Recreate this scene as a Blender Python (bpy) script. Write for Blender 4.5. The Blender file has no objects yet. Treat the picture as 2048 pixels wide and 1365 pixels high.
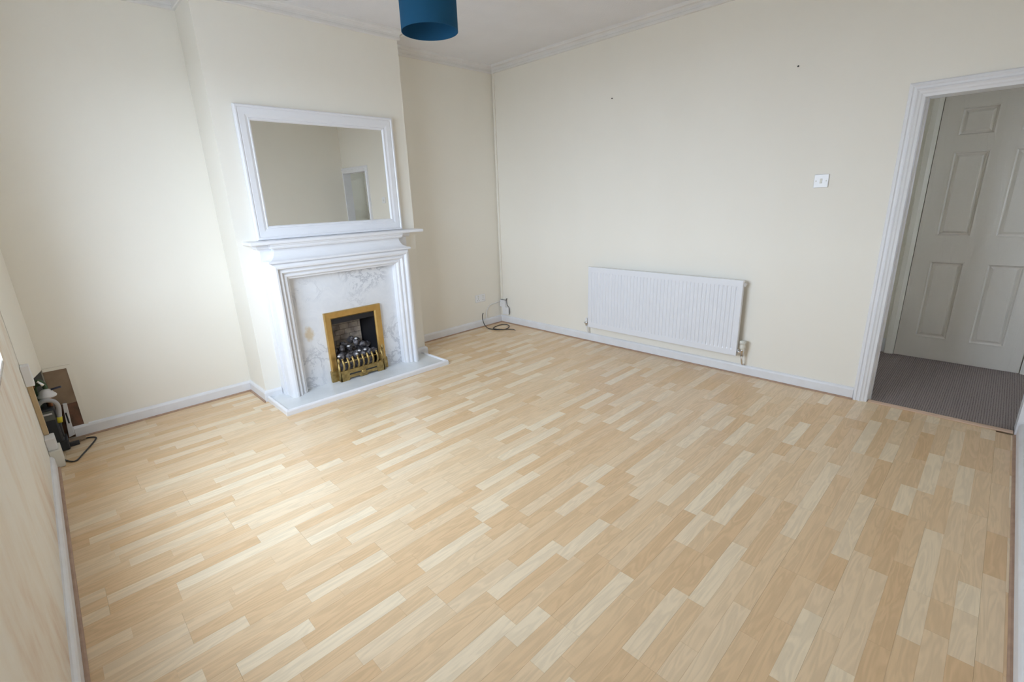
import bpy, bmesh, math, random
from mathutils import Vector, Matrix

random.seed(7)
S = bpy.context.scene
COL = S.collection

# ------------------------------------------------------------------ camera
CAMF = 951.66                                   # focal length in pixels of the 2048 px frame
CAMR = ((0.7103930550517157, -0.7029294243617398, -0.03509888460853238),
        (0.22637193106060066, 0.18098638024038127, 0.9570787214202282),
        (-0.6664063746410178, -0.6878474791216128, 0.28769495877379936))
CAMC = Vector((-3.8309, -4.11616, 1.4304))
cd = bpy.data.cameras.new('camera')
cam = bpy.data.objects.new('camera', cd)
COL.objects.link(cam)
cd.sensor_width = 36.0
cd.lens = CAMF / 2048 * 36.0
cd.clip_start = 0.02
M = Matrix(CAMR).transposed().to_4x4()
M.translation = CAMC
cam.matrix_world = M
S.camera = cam

# ------------------------------------------------------------------ world, daylight, exposure
w = bpy.data.worlds.new('overcast_sky')
S.world = w
w.use_nodes = True
bg = w.node_tree.nodes['Background']
bg.inputs[0].default_value = (0.70, 0.805, 1.0, 1)
bg.inputs[1].default_value = 6.0
S.view_settings.view_transform = 'Standard'
S.view_settings.look = 'None'
S.view_settings.gamma = 1.0
S.view_settings.use_curve_mapping = False
S.view_settings.exposure = 1.63
S.cycles.max_bounces = 10
S.cycles.diffuse_bounces = 7
S.cycles.glossy_bounces = 5
S.cycles.sample_clamp_indirect = 6.0

# room dimensions (metres): x along the fireplace wall, y towards the fireplace, z up
XW, YF = -4.05, -4.39            # window wall, wall behind the photographer
H = 2.755
XL, XR, D = -2.828, -1.363, 0.353  # chimney breast
YDO, YDI, YD2 = -3.572, -3.654, -4.365   # doorway
ZDO, ZDI = 1.985, 1.903
WY0, WY1, WZ0, WZ1 = -2.70, -1.06, 0.80, 2.28  # window opening

# daylight portal in the window opening (guides sampling of the sky only)
pl = bpy.data.lights.new('window_portal', 'AREA')
pl.shape = 'RECTANGLE'
pl.size, pl.size_y = (WY1 - WY0), (WZ1 - WZ0)
pl.cycles.is_portal = True
po = bpy.data.objects.new('window_portal', pl)
COL.objects.link(po)
po.location = (XW - 0.16, (WY0 + WY1) / 2, (WZ0 + WZ1) / 2)
po.rotation_euler = (math.radians(90), 0, math.radians(-90))

# ------------------------------------------------------------------ materials
MATS = {}


def mat(name, color, rough=0.5, metal=0.0, spec=0.5):
    m = bpy.data.materials.new(name)
    m.use_nodes = True
    b = m.node_tree.nodes['Principled BSDF']
    b.inputs['Base Color'].default_value = (*color, 1)
    b.inputs['Roughness'].default_value = rough
    b.inputs['Metallic'].default_value = metal
    b.inputs['Specular IOR Level'].default_value = spec
    MATS[name] = m
    return m, m.node_tree, b


def N(nt, t, **kw):
    n = nt.nodes.new(t)
    for k, v in kw.items():
        setattr(n, k, v)
    return n


def coords(nt, scale=(1, 1, 1)):
    g = N(nt, 'ShaderNodeNewGeometry')
    mp = N(nt, 'ShaderNodeMapping')
    mp.inputs['Scale'].default_value = scale
    nt.links.new(g.outputs['Position'], mp.inputs['Vector'])
    return mp.outputs[0]


def noise(nt, scale, detail=3, rough=0.5, vec=None, dist=0.0):
    n = N(nt, 'ShaderNodeTexNoise')
    n.inputs['Scale'].default_value = scale
    n.inputs['Detail'].default_value = detail
    n.inputs['Roughness'].default_value = rough
    n.inputs['Distortion'].default_value = dist
    nt.links.new(vec or coords(nt), n.inputs['Vector'])
    return n.outputs['Fac']


def ramp(nt, fac, stops):
    r = N(nt, 'ShaderNodeValToRGB')
    e = r.color_ramp.elements
    while len(e) < len(stops):
        e.new(0.5)
    for el, (p, c) in zip(e, stops):
        el.position = p
        el.color = (*c, 1) if len(c) == 3 else c
    nt.links.new(fac, r.inputs[0])
    return r.outputs[0]


def bump(nt, b, height, strength, dist=0.002):
    n = N(nt, 'ShaderNodeBump')
    n.inputs['Strength'].default_value = strength
    n.inputs['Distance'].default_value = dist
    nt.links.new(height, n.inputs['Height'])
    nt.links.new(n.outputs[0], b.inputs['Normal'])


def vary(name, c0, c1, scale, rough, bs=0.0, bscale=60, lo=0.35, hi=0.65, vecscale=(1, 1, 1), detail=3, metal=0, spec=0.5, bdist=0.002):
    m, nt, b = mat(name, c0, rough, metal, spec)
    f = noise(nt, scale, detail, vec=coords(nt, vecscale))
    nt.links.new(ramp(nt, f, [(lo, c0), (hi, c1)]), b.inputs['Base Color'])
    if bs:
        bump(nt, b, noise(nt, bscale, 3), bs, bdist)
    return m, nt, b


WALLC = (0.868, 0.832, 0.750)
vary('cream_wall_paint', WALLC, (0.856, 0.818, 0.734), 2.2, 0.55, 0.12, 220, vecscale=(1, 1, 0.35), spec=0.35, bdist=0.001)
# window wall: the same cream paint with old damp stains
m, nt, b = mat('stained_wall_paint', WALLC, 0.6, spec=0.3)
f1 = noise(nt, 2.6, 5, 0.6, coords(nt, (1, 1.6, 0.7)))
nt.links.new(ramp(nt, f1, [(0.42, (0.84, 0.80, 0.72)), (0.56, (0.80, 0.725, 0.62)), (0.70, (0.70, 0.55, 0.43))]), b.inputs['Base Color'])
bump(nt, b, noise(nt, 60, 4), 0.3, 0.002)
vary('ceiling_texture_paint', (0.80, 0.79, 0.81), (0.78, 0.77, 0.79), 4, 0.8, 0.5, 90, spec=0.2, bdist=0.004)
vary('white_gloss_paint', (0.825, 0.828, 0.852), (0.805, 0.808, 0.832), 5, 0.32, 0.03, 50)
vary('scuffed_white_paint', (0.81, 0.815, 0.84), (0.77, 0.77, 0.785), 9, 0.4, 0.05, 60)
vary('cornice_paint', (0.80, 0.785, 0.77), (0.77, 0.75, 0.73), 8, 0.6, 0.2, 60)
mat('mirror_frame_paint', (0.82, 0.822, 0.85), 0.3)
mat('radiator_enamel', (0.80, 0.81, 0.845), 0.28)
mat('white_plastic', (0.84, 0.84, 0.85), 0.3)
mat('cream_plastic', (0.74, 0.73, 0.66), 0.35)
mat('chrome', (0.75, 0.75, 0.77), 0.12, 1.0)
mat('dark_metal', (0.035, 0.035, 0.04), 0.35, 0.6)
mat('black_rubber', (0.02, 0.02, 0.022), 0.45)
mat('grey_flex', (0.42, 0.42, 0.44), 0.5)
mat('dark_gap', (0.03, 0.03, 0.03), 0.8)
mat('mirror_glass', (0.86, 0.87, 0.85), 0.0, 1.0)
vary('brass', (0.66, 0.45, 0.17), (0.56, 0.37, 0.13), 14, 0.34, metal=0.9)
vary('worn_brass', (0.50, 0.36, 0.14), (0.30, 0.21, 0.08), 40, 0.42, metal=0.85)
vary('fire_coal', (0.055, 0.05, 0.055), (0.26, 0.24, 0.25), 45, 0.75, 0.8, 90, lo=0.45, hi=0.7, bdist=0.006)
mat('ceramic_white', (0.72, 0.71, 0.72), 0.4)
vary('fire_brick', (0.56, 0.48, 0.40), (0.20, 0.17, 0.16), 7, 0.9, 0.6, 70, lo=0.42, hi=0.66)
vary('hardboard', (0.33, 0.24, 0.165), (0.27, 0.19, 0.13), 12, 0.8)
vary('old_brick_plaster', (0.20, 0.10, 0.065), (0.12, 0.075, 0.05), 20, 0.9, 0.6, 60)
vary('raw_timber', (0.58, 0.45, 0.28), (0.50, 0.37, 0.21), 20, 0.65, vecscale=(1, 1, 0.1))
vary('threshold_timber', (0.70, 0.50, 0.36), (0.62, 0.43, 0.30), 30, 0.5, vecscale=(1, 0.1, 1))
vary('beading_wood', (0.44, 0.29, 0.20), (0.36, 0.23, 0.16), 22, 0.5)
mat('meter_grey', (0.14, 0.145, 0.14), 0.5)
mat('meter_dark', (0.03, 0.035, 0.045), 0.45)
mat('yellow_tape', (0.62, 0.53, 0.03), 0.45)
mat('blue_lever', (0.05, 0.055, 0.10), 0.4)
mat('copper_pipe', (0.45, 0.22, 0.12), 0.4, 0.9)
mat('green_sleeve_and_shade', (0.05, 0.09, 0.04), 0.6)
vary('pavement', (0.30, 0.30, 0.29), (0.25, 0.25, 0.25), 3, 0.9)
mat('pvc_white', (0.84, 0.85, 0.86), 0.25)

# marble: white with thin grey veins
m, nt, b = mat('white_marble', (0.78, 0.79, 0.82), 0.16)
v = coords(nt)
f1 = noise(nt, 4.6, 9, 0.72, v, 1.2)
f2 = noise(nt, 9.0, 6, 0.7, v, 0.8)
vein = ramp(nt, f1, [(0.455, (1, 1, 1)), (0.495, (0.70, 0.71, 0.73)), (0.505, (0.66, 0.67, 0.70)), (0.545, (1, 1, 1))])
patch = ramp(nt, f2, [(0.3, (0.72, 0.735, 0.77)), (0.7, (0.80, 0.81, 0.835))])
msk = ramp(nt, noise(nt, 2.3, 2, 0.5, v), [(0.45, (0, 0, 0)), (0.6, (1, 1, 1))])
mx = N(nt, 'ShaderNodeMix', data_type='RGBA', blend_type='MULTIPLY')
nt.links.new(msk, mx.inputs[0])
nt.links.new(patch, mx.inputs[6])
nt.links.new(vein, mx.inputs[7])
dv = N(nt, 'ShaderNodeVectorMath', operation='DISTANCE')      # old tan stain on the left of the panel
nt.links.new(coords(nt, (1.6, 1, 1)), dv.inputs[0])
dv.inputs[1].default_value = (-2.468 * 1.6, -0.44, 0.47)
dn = N(nt, 'ShaderNodeMath', operation='MULTIPLY_ADD')
nt.links.new(noise(nt, 28, 4), dn.inputs[0])
dn.inputs[1].default_value = 0.10
nt.links.new(dv.outputs['Value'], dn.inputs[2])
stain = ramp(nt, dn.outputs[0], [(0.075, (0.85, 0.85, 0.85)), (0.12, (0, 0, 0))])
mx2 = N(nt, 'ShaderNodeMix', data_type='RGBA')
nt.links.new(stain, mx2.inputs[0])
nt.links.new(mx.outputs[2], mx2.inputs[6])
mx2.inputs[7].default_value = (0.62, 0.50, 0.33, 1)
nt.links.new(mx2.outputs[2], b.inputs['Base Color'])
vary('hearth_marble', (0.74, 0.76, 0.775), (0.67, 0.695, 0.71), 7, 0.16, detail=7)

# laminate: each strip has its own tone (a face attribute) and its own grain
m, nt, b = mat('beech_laminate', (0.6, 0.42, 0.25), 0.27, spec=0.5)
at = N(nt, 'ShaderNodeAttribute', attribute_name='tone')
sep = N(nt, 'ShaderNodeSeparateColor')
nt.links.new(at.outputs['Color'], sep.inputs[0])
g = N(nt, 'ShaderNodeNewGeometry')
off = N(nt, 'ShaderNodeCombineXYZ')
mul = N(nt, 'ShaderNodeMath', operation='MULTIPLY')
mul.inputs[1].default_value = 37.0
nt.links.new(sep.outputs[1], mul.inputs[0])
nt.links.new(mul.outputs[0], off.inputs[0])
nt.links.new(mul.outputs[0], off.inputs[2])
add = N(nt, 'ShaderNodeVectorMath', operation='ADD')
nt.links.new(g.outputs['Position'], add.inputs[0])
nt.links.new(off.outputs[0], add.inputs[1])
mp = N(nt, 'ShaderNodeMapping')
mp.inputs['Scale'].default_value = (1.6, 13, 1)
nt.links.new(add.outputs[0], mp.inputs['Vector'])
gr = N(nt, 'ShaderNodeTexNoise')
gr.inputs['Scale'].default_value = 1.6
gr.inputs['Detail'].default_value = 2
gr.inputs['Distortion'].default_value = 1.1
nt.links.new(mp.outputs[0], gr.inputs['Vector'])
# cathedral rings: sine of the smooth noise
rg = N(nt, 'ShaderNodeMath', operation='MULTIPLY')
rg.inputs[1].default_value = 30.0
nt.links.new(gr.outputs['Fac'], rg.inputs[0])
sn = N(nt, 'ShaderNodeMath', operation='SINE')
nt.links.new(rg.outputs[0], sn.inputs[0])
mp2 = N(nt, 'ShaderNodeMapping')
mp2.inputs['Scale'].default_value = (9, 160, 1)
nt.links.new(add.outputs[0], mp2.inputs['Vector'])
fn = N(nt, 'ShaderNodeTexNoise')
fn.inputs['Scale'].default_value = 1.0
fn.inputs['Detail'].default_value = 3
nt.links.new(mp2.outputs[0], fn.inputs['Vector'])
base = ramp(nt, sep.outputs[0], [(0.0, (0.700, 0.480, 0.275)), (0.5, (0.745, 0.550, 0.345)), (1.0, (0.820, 0.690, 0.500))])
gmul = N(nt, 'ShaderNodeMapRange')
gmul.inputs['From Min'].default_value = -1
gmul.inputs['From Max'].default_value = 1
gmul.inputs['To Min'].default_value = 0.95
gmul.inputs['To Max'].default_value = 1.05
nt.links.new(sn.outputs[0], gmul.inputs['Value'])
fmul = N(nt, 'ShaderNodeMapRange')
fmul.inputs['From Min'].default_value = 0.3
fmul.inputs['From Max'].default_value = 0.7
fmul.inputs['To Min'].default_value = 0.975
fmul.inputs['To Max'].default_value = 1.025
nt.links.new(fn.outputs['Fac'], fmul.inputs['Value'])
mm = N(nt, 'ShaderNodeMath', operation='MULTIPLY')
nt.links.new(gmul.outputs[0], mm.inputs[0])
nt.links.new(fmul.outputs[0], mm.inputs[1])
vs = N(nt, 'ShaderNodeVectorMath', operation='SCALE')
nt.links.new(base, vs.inputs[0])
nt.links.new(mm.outputs[0], vs.inputs['Scale'])
nt.links.new(vs.outputs[0], b.inputs['Base Color'])

# hall carpet: ribbed grey brown
m, nt, b = mat('ribbed_carpet', (0.12, 0.095, 0.085), 0.95, spec=0.1)
v = coords(nt)
wv = N(nt, 'ShaderNodeTexWave', wave_type='BANDS', bands_direction='Y')
wv.inputs['Scale'].default_value = 26
wv.inputs['Distortion'].default_value = 1.2
wv.inputs['Detail'].default_value = 2
nt.links.new(v, wv.inputs['Vector'])
sp = noise(nt, 160, 2, vec=v)
ad = N(nt, 'ShaderNodeMath', operation='ADD')
nt.links.new(wv.outputs['Fac'], ad.inputs[0])
nt.links.new(sp, ad.inputs[1])
nt.links.new(ramp(nt, ad.outputs[0], [(0.45, (0.15, 0.118, 0.106)), (0.85, (0.30, 0.25, 0.23))]), b.inputs['Base Color'])
bump(nt, b, ad.outputs[0], 0.6, 0.004)

# moulded door skin: cream white gloss with pressed oak grain
m, nt, b = mat('woodgrain_door_paint', (0.77, 0.72, 0.655), 0.18)
mpv = coords(nt, (1, 9, 0.9))
n1 = N(nt, 'ShaderNodeTexNoise')
n1.inputs['Scale'].default_value = 1.5
n1.inputs['Detail'].default_value = 2
n1.inputs['Distortion'].default_value = 0.8
nt.links.new(mpv, n1.inputs['Vector'])
k = N(nt, 'ShaderNodeMath', operation='MULTIPLY')
k.inputs[1].default_value = 60
nt.links.new(n1.outputs['Fac'], k.inputs[0])
sn = N(nt, 'ShaderNodeMath', operation='SINE')
nt.links.new(k.outputs[0], sn.inputs[0])
bump(nt, b, sn.outputs[0], 0.14, 0.002)

# blue fabric shade, lets a little light through
m, nt, b = mat('blue_shade_fabric', (0.018, 0.105, 0.215), 0.8, spec=0.2)
wv = noise(nt, 500, 1)
bump(nt, b, wv, 0.2, 0.0008)
tr = N(nt, 'ShaderNodeBsdfTranslucent')
tr.inputs[0].default_value = (0.015, 0.09, 0.19, 1)
ms = N(nt, 'ShaderNodeMixShader')
ms.inputs[0].default_value = 0.25
nt.links.new(b.outputs[0], ms.inputs[1])
nt.links.new(tr.outputs[0], ms.inputs[2])
nt.links.new(ms.outputs[0], nt.nodes['Material Output'].inputs[0])

# window glass: clear pane with a faint reflection
m = bpy.data.materials.new('window_glass')
m.use_nodes = True
nt = m.node_tree
nt.nodes.remove(nt.nodes['Principled BSDF'])
ta = N(nt, 'ShaderNodeBsdfTransparent')
ta.inputs[0].default_value = (0.95, 0.97, 0.96, 1)
gl = N(nt, 'ShaderNodeBsdfGlossy')
gl.inputs['Roughness'].default_value = 0.0
fr = N(nt, 'ShaderNodeFresnel')
fr.inputs[0].default_value = 1.45
ms = N(nt, 'ShaderNodeMixShader')
gb = N(nt, 'ShaderNodeNewGeometry')                  # reflect at the outer faces only: a thin pane has no total reflection
iv = N(nt, 'ShaderNodeMath', operation='SUBTRACT')
iv.inputs[0].default_value = 1.0
nt.links.new(gb.outputs['Backfacing'], iv.inputs[1])
fm = N(nt, 'ShaderNodeMath', operation='MULTIPLY')
nt.links.new(fr.outputs[0], fm.inputs[0])
nt.links.new(iv.outputs[0], fm.inputs[1])
nt.links.new(fm.outputs[0], ms.inputs[0])
nt.links.new(ta.outputs[0], ms.inputs[1])
nt.links.new(gl.outputs[0], ms.inputs[2])
nt.links.new(ms.outputs[0], nt.nodes['Material Output'].inputs[0])
MATS['window_glass'] = m


# ------------------------------------------------------------------ geometry helpers
class MB:
    """collects verts and faces of one mesh"""

    def __init__(self):
        self.v, self.f, self.sm = [], [], []

    def add(self, vs, fs, smooth=False):
        o = len(self.v)
        self.v += [tuple(p) for p in vs]
        self.f += [tuple(i + o for i in q) for q in fs]
        self.sm += [smooth] * len(fs)
        return self

    def box(self, x0, x1, y0, y1, z0, z1):
        x0, x1 = sorted((x0, x1)); y0, y1 = sorted((y0, y1)); z0, z1 = sorted((z0, z1))
        vs = [(x, y, z) for x in (x0, x1) for y in (y0, y1) for z in (z0, z1)]
        return self.add(vs, [(0, 1, 3, 2), (4, 6, 7, 5), (0, 4, 5, 1), (2, 3, 7, 6), (0, 2, 6, 4), (1, 5, 7, 3)])

    def tube(self, pts, r, n=10, caps=True):
        """round tube through points; r a number or one per point"""
        pts = [Vector(p) for p in pts]
        rs = r if isinstance(r, (list, tuple)) else [r] * len(pts)
        t0 = (pts[1] - pts[0]).normalized()
        up = Vector((0, 0, 1)) if abs(t0.z) < 0.9 else Vector((1, 0, 0))
        u = t0.cross(up).normalized()
        vs, fs = [], []
        for i, p in enumerate(pts):
            if i == 0: t = pts[1] - pts[0]
            elif i == len(pts) - 1: t = pts[-1] - pts[-2]
            else: t = (pts[i + 1] - pts[i]).normalized() + (pts[i] - pts[i - 1]).normalized()
            t.normalize()
            u = (u - t * u.dot(t)).normalized()
            w_ = t.cross(u)
            for k in range(n):
                a = 2 * math.pi * k / n
                vs.append(p + (u * math.cos(a) + w_ * math.sin(a)) * rs[i])
        for i in range(len(pts) - 1):
            for k in range(n):
                fs.append((i * n + k, i * n + (k + 1) % n, (i + 1) * n + (k + 1) % n, (i + 1) * n + k))
        self.add(vs, fs, True)
        if caps:
            o = len(self.v) - len(vs)
            self.f += [tuple(o + k for k in reversed(range(n))), tuple(o + (len(pts) - 1) * n + k for k in range(n))]
            self.sm += [False, False]
        return self

    def lathe(self, c, prof, axis='z', n=24):
        """profile [(r, h)...] spun about an axis through c"""
        c = Vector(c)
        ax = {'x': (Vector((1, 0, 0)), Vector((0, 1, 0)), Vector((0, 0, 1))),
              'y': (Vector((0, 1, 0)), Vector((0, 0, 1)), Vector((1, 0, 0))),
              'z': (Vector((0, 0, 1)), Vector((1, 0, 0)), Vector((0, 1, 0)))}[axis]
        vs, fs = [], []
        for r, h in prof:
            for k in range(n):
                a = 2 * math.pi * k / n
                vs.append(c + ax[0] * h + (ax[1] * math.cos(a) + ax[2] * math.sin(a)) * r)
        for i in range(len(prof) - 1):
            for k in range(n):
                fs.append((i * n + k, i * n + (k + 1) % n, (i + 1) * n + (k + 1) % n, (i + 1) * n + k))
        self.add(vs, fs, True)
        o = len(self.v) - len(vs)
        if prof[0][0] > 1e-5: self.f.append(tuple(o + k for k in reversed(range(n)))); self.sm.append(False)
        if prof[-1][0] > 1e-5: self.f.append(tuple(o + (len(prof) - 1) * n + k for k in range(n))); self.sm.append(False)
        return self

    def prism(self, outline, vec):
        """a flat outline (3D points) pushed along vec"""
        n = len(outline)
        o = [Vector(p) for p in outline]
        vs = o + [p + Vector(vec) for p in o]
        return self.add(vs, [tuple(reversed(range(n))), tuple(range(n, 2 * n))] + [(i, (i + 1) % n, n + (i + 1) % n, n + i) for i in range(n)])

    def build(self, name, material, parent=None, bevel=0.0, seg=2, smooth_angle=None):
        me = bpy.data.meshes.new(name)
        me.from_pydata(self.v, [], self.f)
        bm = bmesh.new()
        bm.from_mesh(me)
        bmesh.ops.recalc_face_normals(bm, faces=bm.faces)
        bm.to_mesh(me)
        bm.free()
        me.polygons.foreach_set('use_smooth', self.sm)
        o = bpy.data.objects.new(name, me)
        COL.objects.link(o)
        if material: me.materials.append(MATS[material])
        if bevel:
            md = o.modifiers.new('bevel', 'BEVEL')
            md.width = bevel
            md.segments = seg
            md.limit_method = 'ANGLE'
            md.angle_limit = math.radians(40)
        if parent: attach(o, parent)
        return o


def attach(o, parent):
    o.parent = parent
    o.matrix_parent_inverse = parent.matrix_world.inverted()


def tag(o, label, cat, group=None, kind=None):
    o['label'] = label
    o['category'] = cat
    if group: o['group'] = group
    if kind: o['kind'] = kind
    return o


def thing(name, label, cat, loc, group=None, kind=None):
    o = bpy.data.objects.new(name, None)
    COL.objects.link(o)
    o.location = loc
    o.empty_display_size = 0.05
    bpy.context.view_layer.update()
    o.matrix_world = Matrix.Translation(loc)
    return tag(o, label, cat, group, kind)


def sweep(mb, path, normal, prof, ends=None, i0=None, i1=None):
    """profile (a, b) swept along a flat polyline with mitred corners.
    a runs along normal x tangent, b along the normal; segments i0..i1 of the path only."""
    nrm = Vector(normal)
    P = [Vector(p) for p in path]
    n = len(P)
    closed = (P[0] - P[-1]).length < 1e-6
    if closed: P = P[:-1]; n -= 1
    seg = [(P[(i + 1) % n] - P[i]).normalized() for i in range(n if closed else n - 1)]
    left = [nrm.cross(t).normalized() for t in seg]

    def mitre(i):
        if closed: a, c = left[(i - 1) % n], left[i % n]
        elif i == 0: return left[0]
        elif i == n - 1: return left[-1]
        else: a, c = left[i - 1], left[i]
        s = a + c
        return s / (s.dot(a)) if s.length > 1e-6 else a
    first = 0 if i0 is None else i0
    last = (n if closed else n - 1) if i1 is None else i1
    vs, fs = [], []
    k = len(prof)
    for i in range(first, last + 1):
        d = mitre(i % n if closed else i)
        p = P[i % n]
        for a, c in prof:
            vs.append(p + d * a + nrm * c)
    rows = last - first + 1
    full = closed and i0 is None
    for i in range(rows - 1):
        for j in range(k):
            j2 = (j + 1) % k
            fs.append((i * k + j, i * k + j2, (i + 1) * k + j2, (i + 1) * k + j))
    if not full:
        fs += [tuple(range(k)), tuple(reversed(range((rows - 1) * k, rows * k)))]
    return mb.add(vs, fs)


def holed_wall(mb, axis, p0, p1, u0, u1, z0, z1, holes):
    """wall between planes p0 and p1 of an axis with rectangular holes (ua, ub, za, zb)"""
    us = sorted({u0, u1} | {h for q in holes for h in q[:2] if u0 < h < u1})
    zs = sorted({z0, z1} | {h for q in holes for h in q[2:] if z0 < h < z1})

    def solid(i, j):
        if not (0 <= i < len(us) - 1 and 0 <= j < len(zs) - 1): return False
        uc, zc = (us[i] + us[i + 1]) / 2, (zs[j] + zs[j + 1]) / 2
        return not any(q[0] < uc < q[1] and q[2] < zc < q[3] for q in holes)

    def pt(p, u, z): return (p, u, z) if axis == 'x' else (u, p, z)
    for i in range(len(us) - 1):
        for j in range(len(zs) - 1):
            if not solid(i, j): continue
            a, c, e, g_ = us[i], us[i + 1], zs[j], zs[j + 1]
            for p in (p0, p1): mb.add([pt(p, a, e), pt(p, c, e), pt(p, c, g_), pt(p, a, g_)], [(0, 1, 2, 3)])
            if not solid(i - 1, j): mb.add([pt(p0, a, e), pt(p1, a, e), pt(p1, a, g_), pt(p0, a, g_)], [(0, 1, 2, 3)])
            if not solid(i + 1, j): mb.add([pt(p0, c, e), pt(p1, c, e), pt(p1, c, g_), pt(p0, c, g_)], [(0, 1, 2, 3)])
            if not solid(i, j - 1): mb.add([pt(p0, a, e), pt(p1, a, e), pt(p1, c, e), pt(p0, c, e)], [(0, 1, 2, 3)])
            if not solid(i, j + 1): mb.add([pt(p0, a, g_), pt(p1, a, g_), pt(p1, c, g_), pt(p0, c, g_)], [(0, 1, 2, 3)])
    # weld so that normals come out consistently
    return mb


def weld(o):
    bm = bmesh.new()
    bm.from_mesh(o.data)
    bmesh.ops.remove_doubles(bm, verts=bm.verts, dist=1e-5)
    bmesh.ops.recalc_face_normals(bm, faces=bm.faces)
    bm.to_mesh(o.data)
    bm.free()
    return o


def cubic(pts, n=8):
    """smooth curve through points (Catmull-Rom)"""
    P = [Vector(p) for p in pts]
    P = [P[0] * 2 - P[1]] + P + [P[-1] * 2 - P[-2]]
    out = []
    for i in range(1, len(P) - 2):
        for k in range(n):
            t = k / n
            a, b_, c, d = P[i - 1:i + 3]
            out.append(0.5 * ((2 * b_) + (c - a) * t + (2 * a - 5 * b_ + 4 * c - d) * t * t + (3 * b_ - a - 3 * c + d) * t ** 3))
    out.append(P[-2])
    return out


def struct(o, label, cat):
    return tag(o, label, cat, kind='structure')


# ------------------------------------------------------------------ walls and ceiling
OPX0, OPX1, OPZ = -2.285, -1.905, 0.555          # fire opening
o = holed_wall(MB(), 'x', XW, XW - 0.15, YF - 0.12, 0.15, -0.05, H + 0.05,
               [(WY0, WY1, WZ0, WZ1)]).build('wall_left', 'stained_wall_paint')
struct(weld(o), 'cream painted window wall with brown damp stains at the left edge', 'wall')
o = MB().box(XW, 0.11, 0, 0.15, -0.05, H + 0.05).build('wall_back', 'cream_wall_paint')
struct(o, 'cream painted wall behind the chimney breast with an alcove on each side', 'wall')
o = holed_wall(MB(), 'y', -D, -0.002, XL, XR, -0.05, H + 0.02, [(OPX0, OPX1, -0.06, OPZ)]).build('wall_breast', 'cream_wall_paint')
struct(weld(o), 'cream chimney breast standing forward behind the mirror and white fire surround', 'wall')
o = holed_wall(MB(), 'x', 0, 0.11, YF - 0.12, 0.15, -0.05, H + 0.05, [(YD2 - 0.014, YDI + 0.014, -0.06, ZDI + 0.014)]).build('wall_right', 'cream_wall_paint')
struct(weld(o), 'long cream wall carrying the radiator, light switch and doorway', 'wall')
o = MB().box(XW - 0.2, 0.0, YF, YF - 0.12, -0.05, H + 0.05).build('wall_front', 'cream_wall_paint')
struct(o, 'cream wall right of the doorway, seen again inside the mirror', 'wall')
o = MB().box(XW - 0.2, 0.11, YF - 0.12, 0.15, H, H + 0.06).build('ceiling', 'ceiling_texture_paint')
struct(o, 'off-white textured ceiling above the blue lampshade', 'ceiling')

# cornice, one run for each wall
ROOM = [(XW, YF), (0, YF), (0, 0), (XR, 0), (XR, -D), (XL, -D), (XL, 0), (XW, 0), (XW, YF)]
ROOM3 = [(x, y, 0) for x, y in ROOM]
CP = [(0, 2.690), (0.014, 2.690), (0.019, 2.694), (0.019, 2.709), (0.016, 2.713), (0.018, 2.726), (0.026, 2.736), (0.038, 2.741),
      (0.050, 2.742), (0.051, 2.735), (0.058, 2.731), (0.068, 2.732), (0.074, 2.738), (0.076, 2.755), (0, 2.755)]
names = ['above the wall behind the photographer', 'above the radiator and doorway wall', 'above the alcove right of the chimney breast',
         'on the right cheek of the chimney breast', 'across the front of the chimney breast over the mirror',
         'on the left cheek of the chimney breast', 'above the alcove left of the chimney breast', 'above the window wall']
tn = 0
for i, nm in enumerate(names):
    tn += 1
    o = sweep(MB(), ROOM3, (0, 0, 1), CP, i0=i, i1=i + 1).build('trim_%d' % tn, 'cornice_paint')
    struct(o, 'off-white moulded cornice ' + nm, 'cornice')

# skirting boards and the thin floor beading in front of them
SK = [(0, 0), (0.018, 0), (0.018, 0.066), (0.013, 0.076), (0.006, 0.082), (0, 0.083)]
BD = [(0.018, 0.0), (0.030, 0.0), (0.029, 0.005), (0.025, 0.009), (0.018, 0.010)]
runs = [
    ([(0, YDO, 0), (0, 0, 0), (XR, 0, 0), (XR, -D, 0), (-1.53, -D, 0)],
     ['right', 'alcove_right', 'breast_right', 'breast_front_right'],
     ['under the radiator along the long wall', 'in the alcove right of the fireplace', 'on the right cheek of the chimney breast', 'between the fire surround and the right breast corner']),
    ([(-2.716, -D, 0), (XL, -D, 0), (XL, 0, 0), (-3.925, 0, 0)],
     ['breast_front_left', 'breast_left', 'alcove_left'],
     ['between the fire surround and the left breast corner', 'on the left cheek of the chimney breast', 'in the alcove left of the fireplace']),
    ([(XW, -0.44, 0), (XW, YF, 0), (-0.03, YF, 0)],
     ['left', 'front'], ['along the foot of the stained window wall', 'along the wall right of the doorway']),
]
for path, nms, labs in runs:
    for i, (nm, lb) in enumerate(zip(nms, labs)):
        o = sweep(MB(), path, (0, 0, 1), SK, i0=i, i1=i + 1).build('baseboard_' + nm, 'scuffed_white_paint')
        struct(o, 'white painted skirting board ' + lb, 'skirting board')
        if nm in ('breast_front_right', 'breast_front_left'): continue
        tn += 1
        o = sweep(MB(), path, (0, 0, 1), BD, i0=i, i1=i + 1).build('trim_%d' % tn, 'beading_wood')
        struct(o, 'thin brown wood beading at the floor edge ' + lb, 'beading')

# ------------------------------------------------------------------ laminate floor: planks of three strips
floor = MB().box(XW - 0.2, 0.06, YF - 0.1, 0.15, -0.06, -0.0085).build('floor', 'raw_timber')
struct(floor, 'pale beech laminate floor of three-strip planks running across the room', 'floor')
PWID, PLEN = 0.188, 1.195
SW = PWID / 3
Y0 = -4.29 - PWID * 1                      # a plank edge
RR = Matrix(CAMR)


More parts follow.
